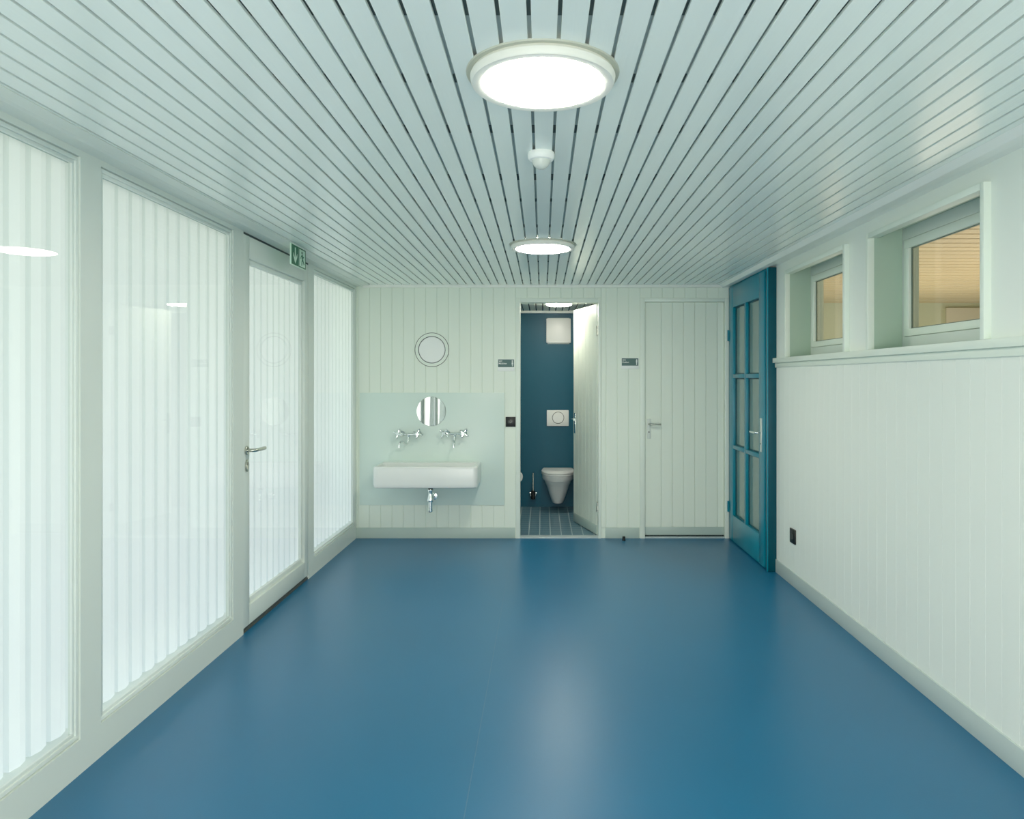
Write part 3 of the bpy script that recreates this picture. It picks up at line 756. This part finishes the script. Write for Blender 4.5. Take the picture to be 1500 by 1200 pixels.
obj('rim', MB().box(xb(802), xb(834), wy1-.008, wy1, zb(504), zb(466), .001), BEAD, t)
# brush
t = tag(empty('toilet_brush', (xb(781), 8.2, .1)), 'toilet brush in its wall holder left of the toilet', 'toilet brush')
bxx = xb(781)
obj('handle', MB().cyl((bxx, 8.20, .20), (bxx, 8.20, .405), .0105, 20, .003), STEEL, t)
obj('brush_head', MB().cyl((bxx, 8.20, .10), (bxx, 8.20, .20), .026, 20, .008), BLACK, t)
m = MB().tube([(bxx-.030, 8.20, .17), (bxx-.028, 8.20, .145), (bxx-.014, 8.20, .125), (bxx, 8.20, .120), (bxx+.014, 8.20, .125), (bxx+.028, 8.20, .145), (bxx+.030, 8.20, .17)], .006)
m.box(bxx-.045, bxx-.022, 8.19, wy1, .168, .182, .002); m.box(bxx+.022, bxx+.045, 8.19, wy1, .168, .182, .002)
obj('holder', m, CHROME, t)
# paper roll
t = tag(empty('toilet_paper_roll', (-.28, 7.9, .36)), 'white toilet paper roll peeping past the left edge of the WC doorway', 'toilet paper')
obj('roll', MB().lathe([(.02, -.05), (.052, -.05), (.055, -.046), (.055, .046), (.052, .05), (.02, .05)], (-.275, 7.92, .395), (0, 1, 0), 32, True), WHITE, t)
m = MB().tube([(wx0, 7.86, .395), (-.30, 7.86, .395), (-.275, 7.865, .395), (-.275, 7.98, .395)], .006); m.lathe([(0, 0), (.02, 0), (.02, .006), (0, .006)], (wx0, 7.86, .395), 'x', 20)
obj('holder_arm', m, CHROME, t)

# ------------------------------------------------------------------ lights
def area(name, loc, rot, sx_, sy_, e, col, spread=None):
    l = bpy.data.lights.new(name, 'AREA'); l.shape = 'RECTANGLE'; l.size = sx_; l.size_y = sy_; l.energy = e; l.color = col
    if spread: l.spread = spread
    o = bpy.data.objects.new(name, l); o.location = loc; o.rotation_euler = rot; COL.objects.link(o); return o
area('daylight_outside', (-3.3, 3.6, 1.0), (0, -PI/2, 0), 2.6, 11, 32, (1.0, .985, .93))
s = bpy.data.lights.new('sun', 'SUN'); s.energy = .85; s.angle = .35; s.color = (1, .99, .95)
so = bpy.data.objects.new('sun', s); COL.objects.link(so); so.rotation_euler = Vector((1.0, .0, -.30)).to_track_quat('-Z', 'Y').to_euler()
area('fill_end', (0, YF+.3, .85), (PI/2+.22, 0, 0), 2.8, 1.5, 50, (1.0, .97, .92))  # unseen fill added behind the viewer to brighten walls and ceiling
area('neighbour_light', (4.6, 6.5, 1.0), (PI, 0, 0), 3, 6, 70, (1, .95, .82))
w = bpy.data.worlds.new('world'); scn.world = w; w.use_nodes = True
w.node_tree.nodes['Background'].inputs[0].default_value = (.75, .85, .95, 1); w.node_tree.nodes['Background'].inputs[1].default_value = .6

# ------------------------------------------------------------------ camera
cam = bpy.data.cameras.new('camera'); co = bpy.data.objects.new('camera', cam); COL.objects.link(co)
co.location = (0, 0, EYE); co.rotation_euler = (PI/2, 0, 0)
cam.sensor_width = 36; cam.lens = 1050/1500*36; cam.shift_x = -45/1500; cam.shift_y = -45/1500
cam.clip_start = .02; scn.camera = co
scn.view_settings.view_transform = 'Standard'; scn.view_settings.look = 'None'; scn.view_settings.exposure = .66; scn.view_settings.gamma = 1.15
scn.cycles.max_bounces = 14; scn.cycles.diffuse_bounces = 8; scn.cycles.glossy_bounces = 6; scn.cycles.transparent_max_bounces = 24
scn.cycles.sample_clamp_indirect = 6; scn.cycles.caustics_reflective = False
